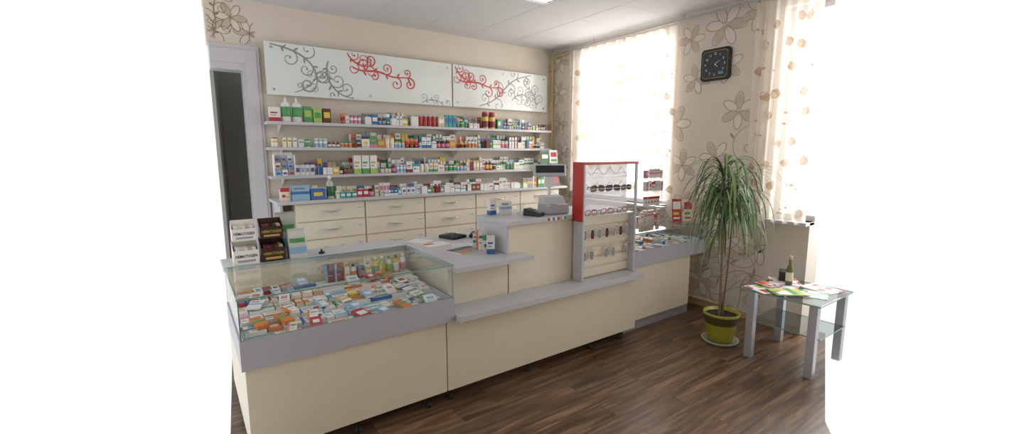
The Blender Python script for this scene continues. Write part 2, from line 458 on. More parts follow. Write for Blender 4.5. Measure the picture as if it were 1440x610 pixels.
vp(th,cx,z0,.71,2.675,'grey_swirl_print',SWG,[((.76,2.60),-.15,.62,lambda t:-6*t,.016,.055,7),((1.28,2.5),-2.0,.48,lambda t:4,.015,.055,7),((.95,2.17),.25,.3,lambda t:3,.01,.035,12),((2.28,2.15),.6,.38,lambda t:-4,.01,.038,7)],'grey floral swirls')
vp(th,cx,z0,.71,2.675,'red_swirl_print',SWR,[((1.47,2.60),-1.15,.28,lambda t:5,.013,.045,10),((1.52,2.46),-.3,.62,lambda t:3.5*math.sin(11*t),.016,.05,8)],'red floral swirls',.0012)
th,cx,z0=sign(2.69,4.14,'white gloss panel with red and grey floral swirls')
vp(th,cx,z0,2.69,4.14,'red_swirl_print',SWR,[((2.72,2.6),-1.2,.25,lambda t:4,.013,.045,10),((2.76,2.45),-.3,.58,lambda t:3.5*math.sin(10*t),.016,.05,8)],'red floral swirls',.0012)
vp(th,cx,z0,2.69,4.14,'grey_swirl_print',SWG,[((3.05,2.16),.25,.95,lambda t:2.0*math.sin(7*t),.015,.058,6),((3.95,2.17),1.4,.34,lambda t:4,.013,.05,7),((3.55,2.25),1.0,.3,lambda t:-5,.013,.05,8)],'grey floral swirls')

# ---------------------------------------------------------------- long shelves
SHZ=[1.88,1.64,1.37]
w=MB(); w.add([(-.004,.105,-.09),(.004,.105,-.09),(.004,.105,-.0005),(-.004,.105,-.0005),(-.004,-.06,-.0005),(.004,-.06,-.0005)],[(0,1,2,3),(3,2,5,4),(0,4,5,1),(0,3,4),(1,5,2)],WHITE); BRK=w.mesh('shelf_bracket')
for z in SHZ:
    th=thing('medicine_shelf',(2.39,4.89,z-.028),'long grey laminate wall shelf holding medicines','shelf',group='wall shelves above the drawer cabinets')
    part(th,'shelf_board',MB().box(-1.72,1.72,-.11,.105,0,.028,GREYL),bev=.002)
    for x in (-1.6,-.5,.32,1.6): part(th,'shelf_bracket',BRK,loc=(x,0,0))

BX=[.81,1.455,2.10,2.745,3.39]; BWd=.645
def build_cab(x):
    th=thing('drawer_cabinet',(x+BWd/2,4.74,0),'cream drawer cabinet with silver bow handles','cabinet',group='row of drawer cabinets under the wall shelves')
    hw=BWd/2-.003
    part(th,'cabinet_body',MB().box(-hw,hw,-.20,.245,.08,1.12,CREAM).box(-hw+.01,hw-.01,-.17,.24,0,.08,GREYD))
    dm=MB().box(-hw+.004,hw-.004,-.018,0,.004,.166,CREAMD).mesh('drawer')
    hm=MB()
    pts=[];rr=[]
    for i in range(13):
        t=-1+i/6; pts.append((t*.085,-.003-.028*(1-t**4),-.012*(1-t*t))); rr.append(.0085+.008*(1-abs(t)))
    hm.tube(pts,rr,CHROME,8,.45); hm=hm.mesh('drawer_handle')
    lm=MB().box(-.03,.03,-.003,0,-.016,.016,WHITE).box(-.022,.022,-.0036,-.003,-.003,.002,TXT).mesh('label_card')
    for r in range(6):
        d=part(th,'drawer',dm,loc=(0,-.2,1.12-.1733*(r+1)),bev=.0025)
        part(d,'drawer_handle',hm,'silver bow handle',loc=(0,-.018,.1))
        part(d,'label_card',lm,'small white label card',loc=(hw-.055,-.018,.11))
    return th
cab=build_cab(BX[0])
for x in BX[1:]: copy_thing(cab,(x+BWd/2,4.74,0))
single('cabinet_worktop',MB().box(-1.74,1.74,-.26,.24,0,.03,GREYL),(2.40,4.74,1.121),'long grey laminate worktop over the drawer cabinets','worktop',bev=.003)
single('end_panel',MB().box(-.012,.012,-.2,.23,0,1.119,GREYL),(.70,4.74,0),'grey laminate panel carrying the end of the worktop','panel',bev=.002)

# ---------------------------------------------------------------- counters
FT=MB(); FT.lathe([(.024,0),(.024,.012),(.013,.03),(.013,.07),(.026,.082),(.026,.1)],BLACK,14); FOOT=FT.mesh('foot')
th=thing('display_counter',(.71,2.9,0),'cream counter with grey tray and glass case full of medicines','counter')
def L(x0,x1,y0,y1,z0,z1,ox=.71,oy=2.9): return (x0-ox,x1-ox,y0-oy,y1-oy,z0,z1)
part(th,'base_body',MB().box(*L(.165,1.243,2.42,2.438,.1,.56),CREAM).box(*L(.165,.183,2.438,3.38,.1,.56),CREAM).box(*L(1.225,1.243,2.438,3.38,.1,.56),CREAM).box(*L(.183,1.225,3.36,3.38,.1,.56),CREAM).box(*L(.183,1.225,2.438,3.36,.1,.12),CREAM),bev=.002)
w=MB(); w.box(*L(.15,1.295,2.40,3.12,.56,.6),GREYT); w.box(*L(.15,1.295,2.40,2.416,.6,.71),GREYT); w.box(*L(.15,.168,2.416,3.12,.6,.71),GREYT); w.box(*L(1.277,1.295,2.416,3.12,.6,.71),GREYT)
w.box(*L(.168,1.277,2.416,3.12,.6,.66),WHITE)
for k in range(1,6): w.box(*L(.17,1.275,2.42+.115*k,3.12,.66+.018*(k-1),.66+.018*k),WHITE)
part(th,'display_tray',w,'grey metal tray with white stepped bed')
part(th,'glass_case',MB().pane(*L(.155,1.29,2.405,2.411,.71,.909)).pane(*L(.155,.161,2.411,3.12,.71,.909)).pane(*L(1.284,1.29,2.411,3.12,.71,.909)).pane(*L(.15,1.295,2.40,3.13,.909,.917)),'clear glass case with green edges')
part(th,'rear_board',MB().box(*L(.15,1.295,3.131,3.40,.89,.917),GREYL).box(*L(.165,1.28,3.135,3.385,.56,.89),CREAM),bev=.002)
for x in (.25,.7,1.15): 
    for y in (2.49,3.3): part(th,'foot',FOOT,'black adjustable foot',loc=(x-.71,y-2.9,0))
th=thing('service_counter',(2.15,2.9,0),'cream stepped service counter with grey laminate tops','counter')
def L2(*a): return L(*a,ox=2.15,oy=2.9)
part(th,'base_body',MB().box(*L2(1.25,3.052,2.42,2.44,.1,.556),CREAM).box(*L2(1.25,1.268,2.44,3.3,.1,.556),CREAM).box(*L2(3.034,3.052,2.44,3.0,.1,.556),CREAM).box(*L2(1.268,3.034,2.44,2.9,.1,.12),CREAM),bev=.002)
part(th,'front_ledge',MB().box(*L2(1.30,3.052,2.345,2.60,.56,.6),GREYL),'grey laminate ledge',bev=.003)
part(th,'upper_body',MB().box(*L2(1.335,1.81,2.56,3.3,.6,.856),CREAM),bev=.002)
part(th,'desk_top',MB().box(*L2(1.325,1.80,2.41,3.5,.857,.886),GREYL).box(*L2(1.80,1.925,2.41,2.558,.857,.886),GREYL).box(*L2(1.80,2.20,2.99,3.5,.857,.886),GREYL),'grey laminate desk top')
part(th,'raised_body',MB().box(*L2(1.822,3.04,2.562,2.94,.6,1.09),CREAM).box(*L2(1.802,1.822,2.56,2.94,.8865,1.09),GREYL),bev=.001)
part(th,'raised_top',MB().box(*L2(1.795,2.40,2.53,2.96,1.09,1.12),GREYL).box(*L2(2.40,3.05,2.562,2.96,1.09,1.12),GREYL),'grey laminate upper top',bev=.001)
w=MB()
x=2.15
for i,c in enumerate(['red','white','blue','white','red','light-blue','white','green']):
    w.box(*L2(x,x+.022,2.5285,2.53,1.094,1.116),pm(c)); x+=.023
part(th,'sticker_strip',w,'strip of small coloured card stickers')
for x in (1.31,1.95,2.60,2.95):
    for y in (2.5,2.86): part(th,'foot',FOOT,'black adjustable foot',loc=(x-2.15,y-2.9,0))
th=thing('display_counter',(3.6,2.8,0),'cream counter with grey plinth and small glass display case','counter')
def L3(*a): return L(*a,ox=3.6,oy=2.8)
part(th,'base_body',MB().box(*L3(3.062,3.98,2.52,3.08,.1,.6),CREAM),bev=.002)
part(th,'plinth',MB().box(*L3(3.058,4.02,2.55,3.05,0,.1),GREYD),'grey plinth',bev=.002)
w=MB(); w.box(*L3(3.062,4.22,2.50,3.12,.6,.62),GREYT); w.box(*L3(3.062,4.22,2.50,2.516,.62,.735),GREYT); w.box(*L3(3.062,3.078,2.516,3.12,.62,.735),GREYT); w.box(*L3(4.204,4.22,2.516,3.12,.62,.735),GREYT)
w.box(*L3(3.08,4.202,2.518,3.11,.62,.70),WHITE)
part(th,'display_tray',w,'grey metal tray')
part(th,'glass_case',MB().pane(*L3(3.066,4.216,2.504,2.510,.735,.892)).pane(*L3(3.066,3.072,2.51,3.11,.735,.892)).pane(*L3(4.21,4.216,2.51,3.11,.735,.892)).pane(*L3(3.066,4.216,3.104,3.11,.735,.892)).pane(*L3(3.062,4.22,2.50,3.12,.892,.9)),'clear glass case with green edges')

# ---------------------------------------------------------------- product generators
def grid_face(w,o,U,V,us,vs,fn):
    o=Vector(o);U=Vector(U);V=Vector(V)
    for i in range(len(us)-1):
        for j in range(len(vs)-1):
            m=fn((us[i]+us[i+1])/2,(vs[j]+vs[j+1])/2)
            w.quad(o+U*us[i]+V*vs[j],o+U*us[i+1]+V*vs[j],o+U*us[i+1]+V*vs[j+1],o+U*us[i]+V*vs[j+1],m)
def med_box(wd,dp,h,base,acc,style):
    w=MB();b=pm(base);a=pm(acc);hw,hd=wd/2,dp/2
    def f(u,v):
        if style==0:
            if v<.28: return a
            if .1<u<.75 and .55<v<.66: return a
            if .1<u<.6 and .4<v<.45: return TXT
        elif style==1:
            if u<.22: return a
            if .3<u<.9 and .6<v<.74: return TXT
            if .3<u<.7 and .35<v<.41: return a
        elif style==2:
            if .2<u<.8 and .35<v<.7: return a
            if .1<u<.9 and .12<v<.18: return TXT
        elif style==3:
            if v>.72: return a
            if .12<u<.5 and .3<v<.5: return a
            if .55<u<.9 and .3<v<.36: return TXT
        elif style==4:
            if .12<u<.88 and .35<v<.75: return b
            return a
        elif style==5:
            if .42<v<.6: return a
            if .1<u<.7 and .75<v<.85: return TXT
        return b
    us=sorted({0,1}|{x for x in {0:[.1,.75,.6],1:[.22,.3,.9,.7],2:[.2,.8,.1,.9],3:[.12,.5,.55,.9],4:[.12,.88],5:[.1,.7]}[style]})
    vs=sorted({0,1}|{x for x in {0:[.28,.55,.66,.4,.45],1:[.6,.74,.35,.41],2:[.35,.7,.12,.18],3:[.72,.3,.5,.36],4:[.35,.75],5:[.42,.6,.75,.85]}[style]})
    grid_face(w,(-hw,-hd,0),(wd,0,0),(0,0,h),us,vs,f)
    grid_face(w,(hw,-hd,0),(0,dp,0),(0,0,h),[0,1],vs,lambda u,v:f(.05,v))
    grid_face(w,(hw,hd,0),(-wd,0,0),(0,0,h),us,vs,f)
    grid_face(w,(-hw,hd,0),(0,-dp,0),(0,0,h),[0,1],vs,lambda u,v:f(.05,v))
    side=a if style in(3,4) else b
    grid_face(w,(-hw,-hd,h),(wd,0,0),(0,dp,0),[0,.12,.6,1],[0,.3,.6,.93,1],lambda u,v:TXT if (.12<u<.6 and .3<v<.6) or v>.93 else side)
    grid_face(w,(-hw,hd,0),(wd,0,0),(0,-dp,0),[0,1],[0,1],lambda u,v:b)
    return w.mesh('medicine_box')
def bottle(r,h,body,cap,lab,kind):
    w=MB();B=pm(body);C=pm(cap);Lb=pm(lab)
    if kind=='bottle':
        pr=[(r*.85,0),(r,.004),(r,h*.12),(r*1.01,h*.121),(r*1.01,h*.55),(r,h*.551),(r,h*.64),(r*.75,h*.74),(r*.38,h*.8),(r*.36,h*.84),(r*.5,h*.841),(r*.5,h*.97),(r*.42,h)]
        ms=[B,B,B,Lb,B,B,B,B,B,C,C,C]
    elif kind=='jar':
        pr=[(r*.88,0),(r,.004),(r,h*.1),(r*1.01,h*.101),(r*1.01,h*.62),(r,h*.621),(r,h*.7),(r*.85,h*.76),(r*.95,h*.761),(r*.95,h*.97),(r*.85,h)]
        ms=[B,B,B,Lb,B,B,B,C,C,C]
    elif kind=='tall':
        pr=[(r*.9,0),(r,.005),(r,h*.2),(r*1.01,h*.201),(r*1.01,h*.6),(r,h*.601),(r*.98,h*.7),(r*.6,h*.78),(r*.35,h*.8),(r*.33,h*.86),(r*.2,h*.9),(r*.12,h)]
        ms=[B,B,B,Lb,B,B,B,C,C,C,C]
    elif kind=='can':
        pr=[(r*.92,0),(r,.004),(r,h*.08),(r,h*.45),(r,h*.7),(r,h*.88),(r*.9,h*.93),(r*.92,h)]
        ms=[B,B,Lb,B,Lb,C,C]
    w.lathe(pr,ms,14)
    return w.mesh('medicine_'+kind)
def tube(r,h,body,cap):
    w=MB();B=pm(body);C=pm(cap);n=14
    w.lathe([(r*.7,0),(r*.72,.02)],C,n)
    vs=[];zs=[.02,.03,h*.3,h*.7,h*.94,h]
    for k,z in enumerate(zs):
        t=(z-.02)/(h-.02); rx=r*(.7 if k==0 else 1+.25*t); ry=r*(.7 if k==0 else max(.06,1-t))
        vs+= [(rx*math.cos(2*pi*j/n),ry*math.sin(2*pi*j/n),z) for j in range(n)]
    fs=[];ms=[]
    for k in range(5):
        for j in range(n):
            q=(j+1)%n; fs.append((k*n+j,k*n+q,(k+1)*n+q,(k+1)*n+j)); ms.append(C if k==2 else B)
    w.add(vs,fs,ms,True); w.add(vs[-n:],[tuple(range(n))],B)
    return w.mesh('medicine_tube')
VAR=[]
basec=['white']*17+['cream','cream','yellow','pink','green','blue','orange','red','light-blue','purple','lime','grey','maroon']
accc=['red','red','blue','green','orange','orange','light-blue','pink','purple','teal','dark-green','lime','light-blue','grey','beige','yellow','maroon']
casec=['white']*14+['cream','orange','orange','yellow','light-blue','blue','pink','red','beige']
casea=['orange','orange','red','blue','blue','light-blue','green','grey','pink','yellow','teal']
def mkbox(wd,d,h,bc=basec,ac=accc):
    b=R.choice(bc);a=R.choice([c for c in ac if c!=b])
    if b!='white' and R.random()<.4: a='white'
    return ('medicine_box',med_box(wd,d,h,b,a,R.randrange(6) if R.random()<.8 else 1),wd,d,h,f'{b} carton with {a} print','medicine box')
for i in range(90):
    VAR.append(mkbox(R.choice([.035,.04,.045,.05,.055,.065,.08]),R.choice([.025,.035,.045,.055]),R.choice([.055,.075,.09,.1,.12,.14,.16])))
for i in range(46):
    k=R.choice(['bottle','bottle','jar','jar','can'])
    b=R.choice(['white','white','white','brown','dark-brown','white','green','yellow','brown','maroon','cream']);c=R.choice(['white','white','white','red','black','green','blue','yellow']);l=R.choice([x for x in ['white','white','red','yellow','green','orange','light-blue','pink','cream','maroon'] if x!=b])
    r=R.choice([.018,.021,.025,.028]);h=r*R.choice([3.2,3.8,4.4,4.8]) if k!='jar' else r*R.choice([2.6,3.2])
    VAR.append(({'bottle':'medicine_bottle','jar':'pill_jar','can':'spray_can'}[k],bottle(r,h,b,c,l,k),2*r,2*r,h,f'{b} {k}, {c} cap, {l} label,',{'bottle':'bottle','jar':'jar','can':'can'}[k]))
for i in range(10):
    b=R.choice(['white','pink','white','orange','light-blue']);c=R.choice(['red','green','blue','teal','purple'])
    r=R.choice([.016,.02]);h=R.choice([.1,.12,.13])
    VAR.append(('cream_tube',tube(r,h,b,c),2.5*r,2*r,h,f'{b} ointment tube, {c} cap,','tube'))
CVA=[mkbox(R.choice([.042,.05,.058,.068]),R.choice([.014,.018,.022]),R.choice([.098,.102,.106]),casec,casea) for _ in range(40)]
CVB=[mkbox(R.choice([.1,.115,.125]),R.choice([.014,.018,.022]),R.choice([.046,.05]),casec,casea) for _ in range(30)]
CVC=[mkbox(R.choice([.045,.055,.07]),R.choice([.010,.014,.018]),R.choice([.09,.105,.115]),casec,casea) for _ in range(24)]
PALE=[mkbox(R.choice([.035,.045,.055]),R.choice([.025,.035]),R.choice([.06,.075,.09,.1]),['white','white','white','pink','cream'],['pink','pink','light-blue','red','beige']) for _ in range(18)]
STF=MB(); CNT=[0]
def put(v,x,y,z,where,group,rz=0,rx=0,stuff=False):
    nm,me,wd,d,h,lb,cat=v
    if nm=='medicine_box' and not stuff:
        CNT[0]+=1
        if CNT[0]>296: stuff=True
    if stuff:
        STF.addmesh(me,Matrix.Translation((x,y,z))@Euler((rx,0,rz)).to_matrix().to_4x4()); return
    o=link(bpy.data.objects.new(nm,me)); o.location=(x,y,z); o.rotation_euler=(rx,0,rz)
    meta(o,lb+' '+where,cat,group); return o
def row(x0,x1,y,z,hmax,where,group,dmax=.06,hmin=.05,pb=.62,stack=.12,stuff=False,pool=None):
    x=x0
    pool=pool or VAR
    boxes=[v for v in pool if v[0]=='medicine_box' and hmin<=v[4]<=hmax and v[3]<=dmax]
    others=[v for v in pool if v[0]!='medicine_box' and hmin<=v[4]<=hmax and v[3]<=dmax]
    while x<x1:
        if boxes and R.random()<stack:
            v=R.choice(boxes); wd,d,h=v[2],v[3],v[4]
            if wd<.09 and d*2<=hmax and h<=dmax*2:
                n=min(4,int(hmax/d)); ww=wd
                for k in range(R.randint(2,max(2,n))):
                    if (k+1)*d+.002*k>hmax: break
                    put(v,x+ww/2,y-h/2+.01,z+d/2+.0005+k*(d+.0006),where,group,0,-pi/2,stuff)
                x+=ww+.005
                continue
        src=boxes if (R.random()<pb and boxes) else (others or boxes)
        if stuff: src=boxes
        v=R.choice(src)
        if x+v[2]>x1: break
        rep=R.choice([1,1,1,2,2,3]) if v[2]<.06 else 1
        for _ in range(rep):
            if x+v[2]>x1: break
            put(v,x+v[2]/2,y+R.uniform(-.004,.004),z,where,group,R.uniform(-.03,.03),0,stuff); x+=v[2]+R.uniform(.003,.006)
        if R.random()<.1: x+=R.uniform(.01,.04)
e=.0008
def special(v,x,y,z,where,group,rz=0): put(v,x,y,z,where,group,rz)
def cb(wd,dp,hh,b,a,s,lab,x,y,z,where,g,rz=0):
    put(('medicine_box',med_box(wd,dp,hh,b,a,s),wd,dp,hh,lab,'medicine box'),x,y,z,where,g,rz)

# glass case contents first (they show largest)
gcase='cartons lying inside the glass display case'; wc='lying in the glass display case'
for k in range(6):
    y0=2.422+.115*k; zb=.66+.018*k+.0006
    x=.185; xe=.66 if k==5 else 1.262
    while x<xe:
        if R.random()<.6:
            v=R.choice(CVA)
            if x+v[2]>xe: break
            put(v,x+v[2]/2,y0+.002+R.uniform(0,.004),zb+v[3]/2,wc,gcase,R.uniform(-.02,.02),-pi/2)
            x+=v[2]+.005
        else:
            v=R.choice(CVB)
            if x+v[2]>xe: 
                x+=.03; continue
            for yy in (.003,.058):
                v2=R.choice([q for q in CVB if q[2]==v[2]])
                put(v2,x+v[2]/2,y0+yy,zb+v2[3]/2,wc,gcase,R.uniform(-.01,.01),-pi/2)
            x+=v[2]+.006
    x=.25+.02*(k%3)
    while x<xe-.08:
        if R.random()<.75:
            v=R.choice(CVC); put(v,x,y0+.015,zb+.0235+v[3]/2,'lying loose in the glass display case',gcase,R.uniform(-.45,.45),-pi/2+.14)
        x+=R.uniform(.11,.16)
row(.70,1.0,3.055,.7508,.12,'standing in the glass display case','bottles at the rear of the glass display case',pb=.5,stack=0,hmin=.08)
for k,(b,c,l) in enumerate((('yellow','white','green'),('lime','white','yellow'),('white','green','lime'),('yellow','green','white'),('white','white','pink'))):
    special(('medicine_bottle',bottle(.022,.125,b,c,l,'bottle'),.044,.044,.125,f'{b} bottle with {c} cap','bottle'),1.03+.05*k,3.05,.7508,'standing in the glass display case','bottles at the rear of the glass display case')

g1,g2,g3,g4='medicines on the top wall shelf','medicines on the middle wall shelf','medicines on the lower wall shelf','medicines on the cabinet worktop'
w1,w2,w3,w4='on top wall shelf','on middle wall shelf','on lower wall shelf','on cabinet worktop'
YS=4.84
T1=('medicine_bottle',bottle(.042,.23,'white','white','green','tall'),.084,.084,.23,'tall white antiseptic bottle with green label','bottle')
cb(.09,.06,.13,'white','red',0,'white carton with red band',.745,YS,1.88+e,w1,g1)
special(T1,.845,YS,1.88+e,w1,g1); special(T1,.94,YS,1.88+e,w1,g1)
x=1.035
for c,a,hh in (('lime','green',.15),('green','lime',.13),('yellow','brown',.14)):
    cb(.075,.05,hh,c,a,4,f'{c} herbal tea carton',x,YS,1.88+e,w1,g1); x+=.088
row(1.34,2.18,YS,1.88+e,.13,w1,g1,pb=.5)
CAN=('spray_can',bottle(.022,.125,'red','silver','red','can'),.044,.044,.125,'red spray can with silver cap','can')
for k in range(4): special(CAN,2.22+k*.055,YS,1.88+e,w1,g1)
row(2.44,3.02,YS,1.88+e,.14,w1,g1,pb=.5)
BF=('tall_tin',bottle(.04,.2,'yellow','red','maroon','can'),.08,.08,.2,'tall yellow and red tin','tin')
for k in range(2): special(BF,3.08+k*.1,YS,1.88+e,w1,g1)
row(3.25,4.08,YS,1.88+e,.13,w1,g1,pb=.35)
row(1.6,3.9,4.935,1.88+e,.15,w1,g1,hmin=.11,stack=0,stuff=True)
row(.70,1.50,YS,1.64+e,.11,w2,g2,pb=.3)
row(1.5,2.7,YS,1.64+e,.15,w2,g2,pb=.6)
row(2.72,3.05,YS,1.64+e,.13,w2,g2,pb=.1)
row(3.08,4.08,YS,1.64+e,.15,w2,g2,pb=.55)
row(1.45,4.05,4.935,1.64+e,.17,w2,g2,hmin=.13,stack=0,stuff=True)
row(1.10,1.44,YS,1.37+e,.10,w3,g3,pb=.7,stack=.3)
for k in range(3):
    cb(.075,.05,.19,'white','green' if k%2 else 'lime',0,'tall white carton with green band',1.49+k*.085,YS,1.37+e,w3,g3)
row(1.74,4.0,YS,1.37+e,.15,w3,g3,pb=.55)
row(1.0,4.05,4.935,1.37+e,.18,w3,g3,hmin=.12,stack=0,stuff=True)
th=thing('packet_rack',(.79,4.80,1.37+e),'small white rack holding rows of flat packets','rack')
part(th,'rack_frame',MB().box(-.085,.085,.04,.045,0,.22,WHITE).box(-.09,-.085,-.05,.045,0,.2,WHITE).box(.085,.09,-.05,.045,0,.2,WHITE).box(-.085,.085,-.05,.04,0,.004,WHITE))
for c in range(3):
    for r in range(3):
        w=MB(); w.box(-.022,.022,-.002,.002,0,.055,pm(['light-blue','white','grey'][(r+c)%3])); w.box(-.016,.016,-.0026,-.002,.01,.03,pm(['blue','purple','red'][(r*2+c)%3]))
        single('flat_packet',w,(.79-.055+c*.055,4.80-.03+r*.022,1.37+.006+r*.065),'small flat printed packet in the white rack','packet',group='flat packets in the white rack')
for c in range(4): single('flat_packet',MB().box(-.02,.02,-.006,.006,0,.1,pm('white')).box(-.016,.016,-.0066,-.006,.03,.07,pm(['purple','light-blue','grey','purple'][c])),(.915+.045*c,4.84,1.37+e),'white and lilac flat packet on the lower shelf','packet',group='lilac packets on the lower wall shelf')
yw=4.56;zw=1.151+e
cb(.07,.05,.12,'cream','red',3,'cream carton with red top',.74,yw,zw,w4,g4)
cb(.15,.07,.14,'light-blue','blue',5,'big blue hygiene pack',.87,yw,zw,w4,g4)
cb(.13,.07,.10,'blue','yellow',2,'blue and yellow hygiene pack',1.02,yw,zw,w4,g4)
special(('medicine_bottle',bottle(.033,.22,'silver','white','dark-green','bottle'),.066,.066,.22,'tall clear bottle with green label','bottle'),1.135,yw,zw,w4,g4)
row(1.18,3.45,yw,zw,.085,w4,g4,pb=.85,stack=.45)
row(.72,3.4,4.72,zw,.13,w4,g4,hmin=.09,pb=.6,stack=.1,stuff=True)
row(3.45,3.80,yw,zw,.16,w4,g4,pb=.8,hmin=.1)
th=thing('leaflet_stand',(3.98,4.62,zw),'leaflet stand with colourful cards on the worktop','leaflet stand')
w=MB(); w.M=Matrix.Rotation(-.12,4,'X'); w.box(-.15,.15,0,.006,0,.46,ACR); w.box(-.15,.15,-.03,-.026,.0,.1,ACR)
part(th,'stand',w)
w=MB(); w.M=Matrix.Rotation(-.12,4,'X')
for i,(a,b,c,d,co) in enumerate([(-.14,-.02,.28,.45,'dark-green'),(0,.14,.3,.47,'white'),(-.14,0,.17,.27,'blue'),(.02,.14,.16,.29,'light-blue'),(-.13,-.03,.36,.41,'white'),(.02,.12,.38,.44,'red'),(.02,.12,.32,.35,'green'),(-.12,.0,.05,.15,'white'),(.03,.13,.03,.14,'red')]):
    w.box(a,b,-.004-.0008*i,-.001,c,d,pm(co))
part(th,'leaflets',w,'colourful leaflets')
g5='cartons inside the small glass display case'
for k in range(5):
    x=3.10;y0=2.53+.112*k
    while x<4.13:
        v=R.choice(CVA)
        if x+v[2]>4.19: break
        for j in range(R.choice([1,1,2])): put(v,x+v[2]/2,y0,.7008+v[3]/2+j*(v[3]+.001),'lying in the small glass case',g5,0,-pi/2,k>1)
        x+=v[2]+.009

# ---------------------------------------------------------------- things on rear board of left counter
DB=pm('dark-brown');TW=mat('white_print','f1efe8',.5)
def display_carton(x,y,z,wd,dp,h,m,tx,txm,label):
    th=thing('display_carton',(x,y,z),label,'display box')
    hw,hd=wd/2,dp/2
    w=MB(); t=.003
    w.box(-hw,hw,-hd,-hd+t,0,h*.62,m); w.box(-hw,hw,hd-t,hd,0,h,m); w.box(-hw,-hw+t,-hd+t,hd-t,0,h*.62,m); w.box(hw-t,hw,-hd+t,hd-t,0,h*.62,m); w.box(-hw+t,hw-t,-hd+t,hd-t,0,t,m)
    w.add([(-hw,-hd,h*.62),(-hw,hd,h*.62),(-hw,hd,h)],[(0,1,2)],m); w.add([(hw,-hd,h*.62),(hw,hd,h*.62),(hw,hd,h)],[(0,2,1)],m)
    part(th,'carton',w)
    bw_=(wd-.03)/5
    for i in range(5):
        w=MB(); w.box(0,bw_,-hd+.012,hd-.012,0,h*.68,pm(['white','cream','white','beige','white'][i]) if m!=DB else pm(['brown','maroon','dark-brown','brown','beige'][i]))
        part(th,'wrapped_bar',w,loc=(-hw+.012+i*(wd-.024)/5,0,.004))
    text_part(th,'lettering',tx,.024,(0,-hd-.0012,h*.36),(pi/2,0,0),txm,sx=min(1,wd/.17),bold=.0004)
    w=MB(); w.box(-hw*.7,hw*.7,-hd-.0008,-hd,h*.1,h*.2,pm('grey') if m!=DB else txm); part(th,'printed_band',w)
    return th
zb=.917+e
YR=3.21
GP=mat('gold_print','c9a95c',.4)
display_carton(.275,YR,zb,.135,.13,.14,TW,'HEMATOGEN',pm('black'),'white display carton of bars with black lettering')
display_carton(.275,YR+.015,zb+.141,.13,.09,.12,TW,'HEMATOGEN',pm('black'),'upper white display carton with black lettering')
display_carton(.425,YR,zb,.135,.13,.14,DB,'HEMATOGEN',GP,'dark brown display carton with gold lettering')
display_carton(.425,YR+.015,zb+.141,.13,.09,.12,DB,'HEMATOGEN',GP,'upper dark brown display carton with gold lettering')
def soft_pack(x,y,z,wd,dp,h,cols,label,rz=0):
    th=thing('hygiene_pack',(x,y,z),label,'package',rot=(0,0,rz))
    w=MB();nz=12;n=32;vs=[];fs=[];ms=[]
    for k in range(nz+1):
        t=k/nz; s=.97+.03*math.sin(pi*t)
        for j in range(n):
            a=2*pi*(j+.5)/n; c,q=math.cos(a),math.sin(a)
            ex=abs(c)**.22*(1 if c>0 else -1);ey=abs(q)**.22*(1 if q>0 else -1)
            vs.append((ex*wd/2*s,ey*dp/2*s*(1-.85*max(0,t-.85)/.15),t*h+(.002*math.sin(5*a) if t>0 else 0)))
    for k in range(nz):
        for j in range(n):
            q=(j+1)%n; fs.append((k*n+j,k*n+q,(k+1)*n+q,(k+1)*n+j)); ms.append(cols[1] if (k in(2,3,4) and 18<j<29) else cols[2] if (k in (7,8) and 19<j<25) else cols[0])
    w.add(vs,fs,ms,True); w.add(vs[:n],[tuple(range(n-1,-1,-1))],cols[0]); w.add(vs[-n:],[tuple(range(n))],cols[0])
    part(th,'wrapper',w)
    w=MB(); w.box(-wd*.46,wd*.46,-.002,.002,h-.004,h+.012,cols[0]); part(th,'sealed_fold',w)
PKW=mat('pack_white_film','cfd4cd',.3)
soft_pack(.568,3.20,zb,.11,.10,.175,[PKW,pm('light-blue'),pm('green')],'white plastic hygiene pack with blue and green print')
soft_pack(.53,3.345,zb,.13,.085,.27,[mat('pack_grey_film','b4b9b2',.3),pm('teal'),pm('green')],'tall pale plastic hygiene pack with teal print')
w=MB(); w.lathe([(.02,0),(.02,.012),(.01,.016),(.006,.018),(.006,.03)],BLACK,14)
single('round_stamp',w,(.72,3.2,zb),'small black round stamp on the grey board','stamp')

# desk items
zd=.886+e
def flatitem(name,x,y,z,wd,dp,th_,rz,mfun,label,cat):
    w=MB(); w.box(-wd/2,wd/2,-dp/2,dp/2,0,th_,TW)
    us=[0,.08,.5,.92,1]; vs=[0,.1,.35,.6,.9,1]
    grid_face(w,(-wd/2,-dp/2,th_+.0003),(wd,0,0),(0,dp,0),us,vs,mfun)
    return single(name,w,(x,y,z),label,cat,rot=(0,0,rz))
SLATE=mat('slate_print','4a5566',.3)
flatitem('magazine',1.62,2.83,zd,.23,.16,.008,.25,lambda u,v:pm('orange') if (u<.5 and v<.35) else (pm('grey') if v<.6 else SLATE),'slate and orange brochure on the desk','magazine')
flatitem('paper_sheet',1.55,3.16,zd,.21,.15,.001,.1,lambda u,v:pm('white') if not(.08<u<.5 and .6<v<.9) else pm('red'),'white paper sheet with red print on the desk','paper')
flatitem('paper_sheet',1.70,3.02,zd,.15,.1,.001,-.3,lambda u,v:pm('white') if not(.08<u<.92 and .35<v<.6) else pm('light-blue'),'white paper slip on the desk','paper')
flatitem('paper_sheet',1.50,3.36,zd,.15,.2,.001,.5,lambda u,v:pm('white') if v<.9 else pm('grey'),'white paper form on the desk','paper')
th=thing('calculator',(1.79,3.33,zd),'black desk calculator with raised display','calculator',rot=(0,0,.3))
part(th,'body',MB().box(-.075,.075,-.09,.09,0,.024,BLACK),bev=.004)
w=MB(); w.box(-.06,.06,.05,.08,.024,.028,mat('lcd_grey','6f7a6c',.2)); part(th,'display',w)
w=MB()
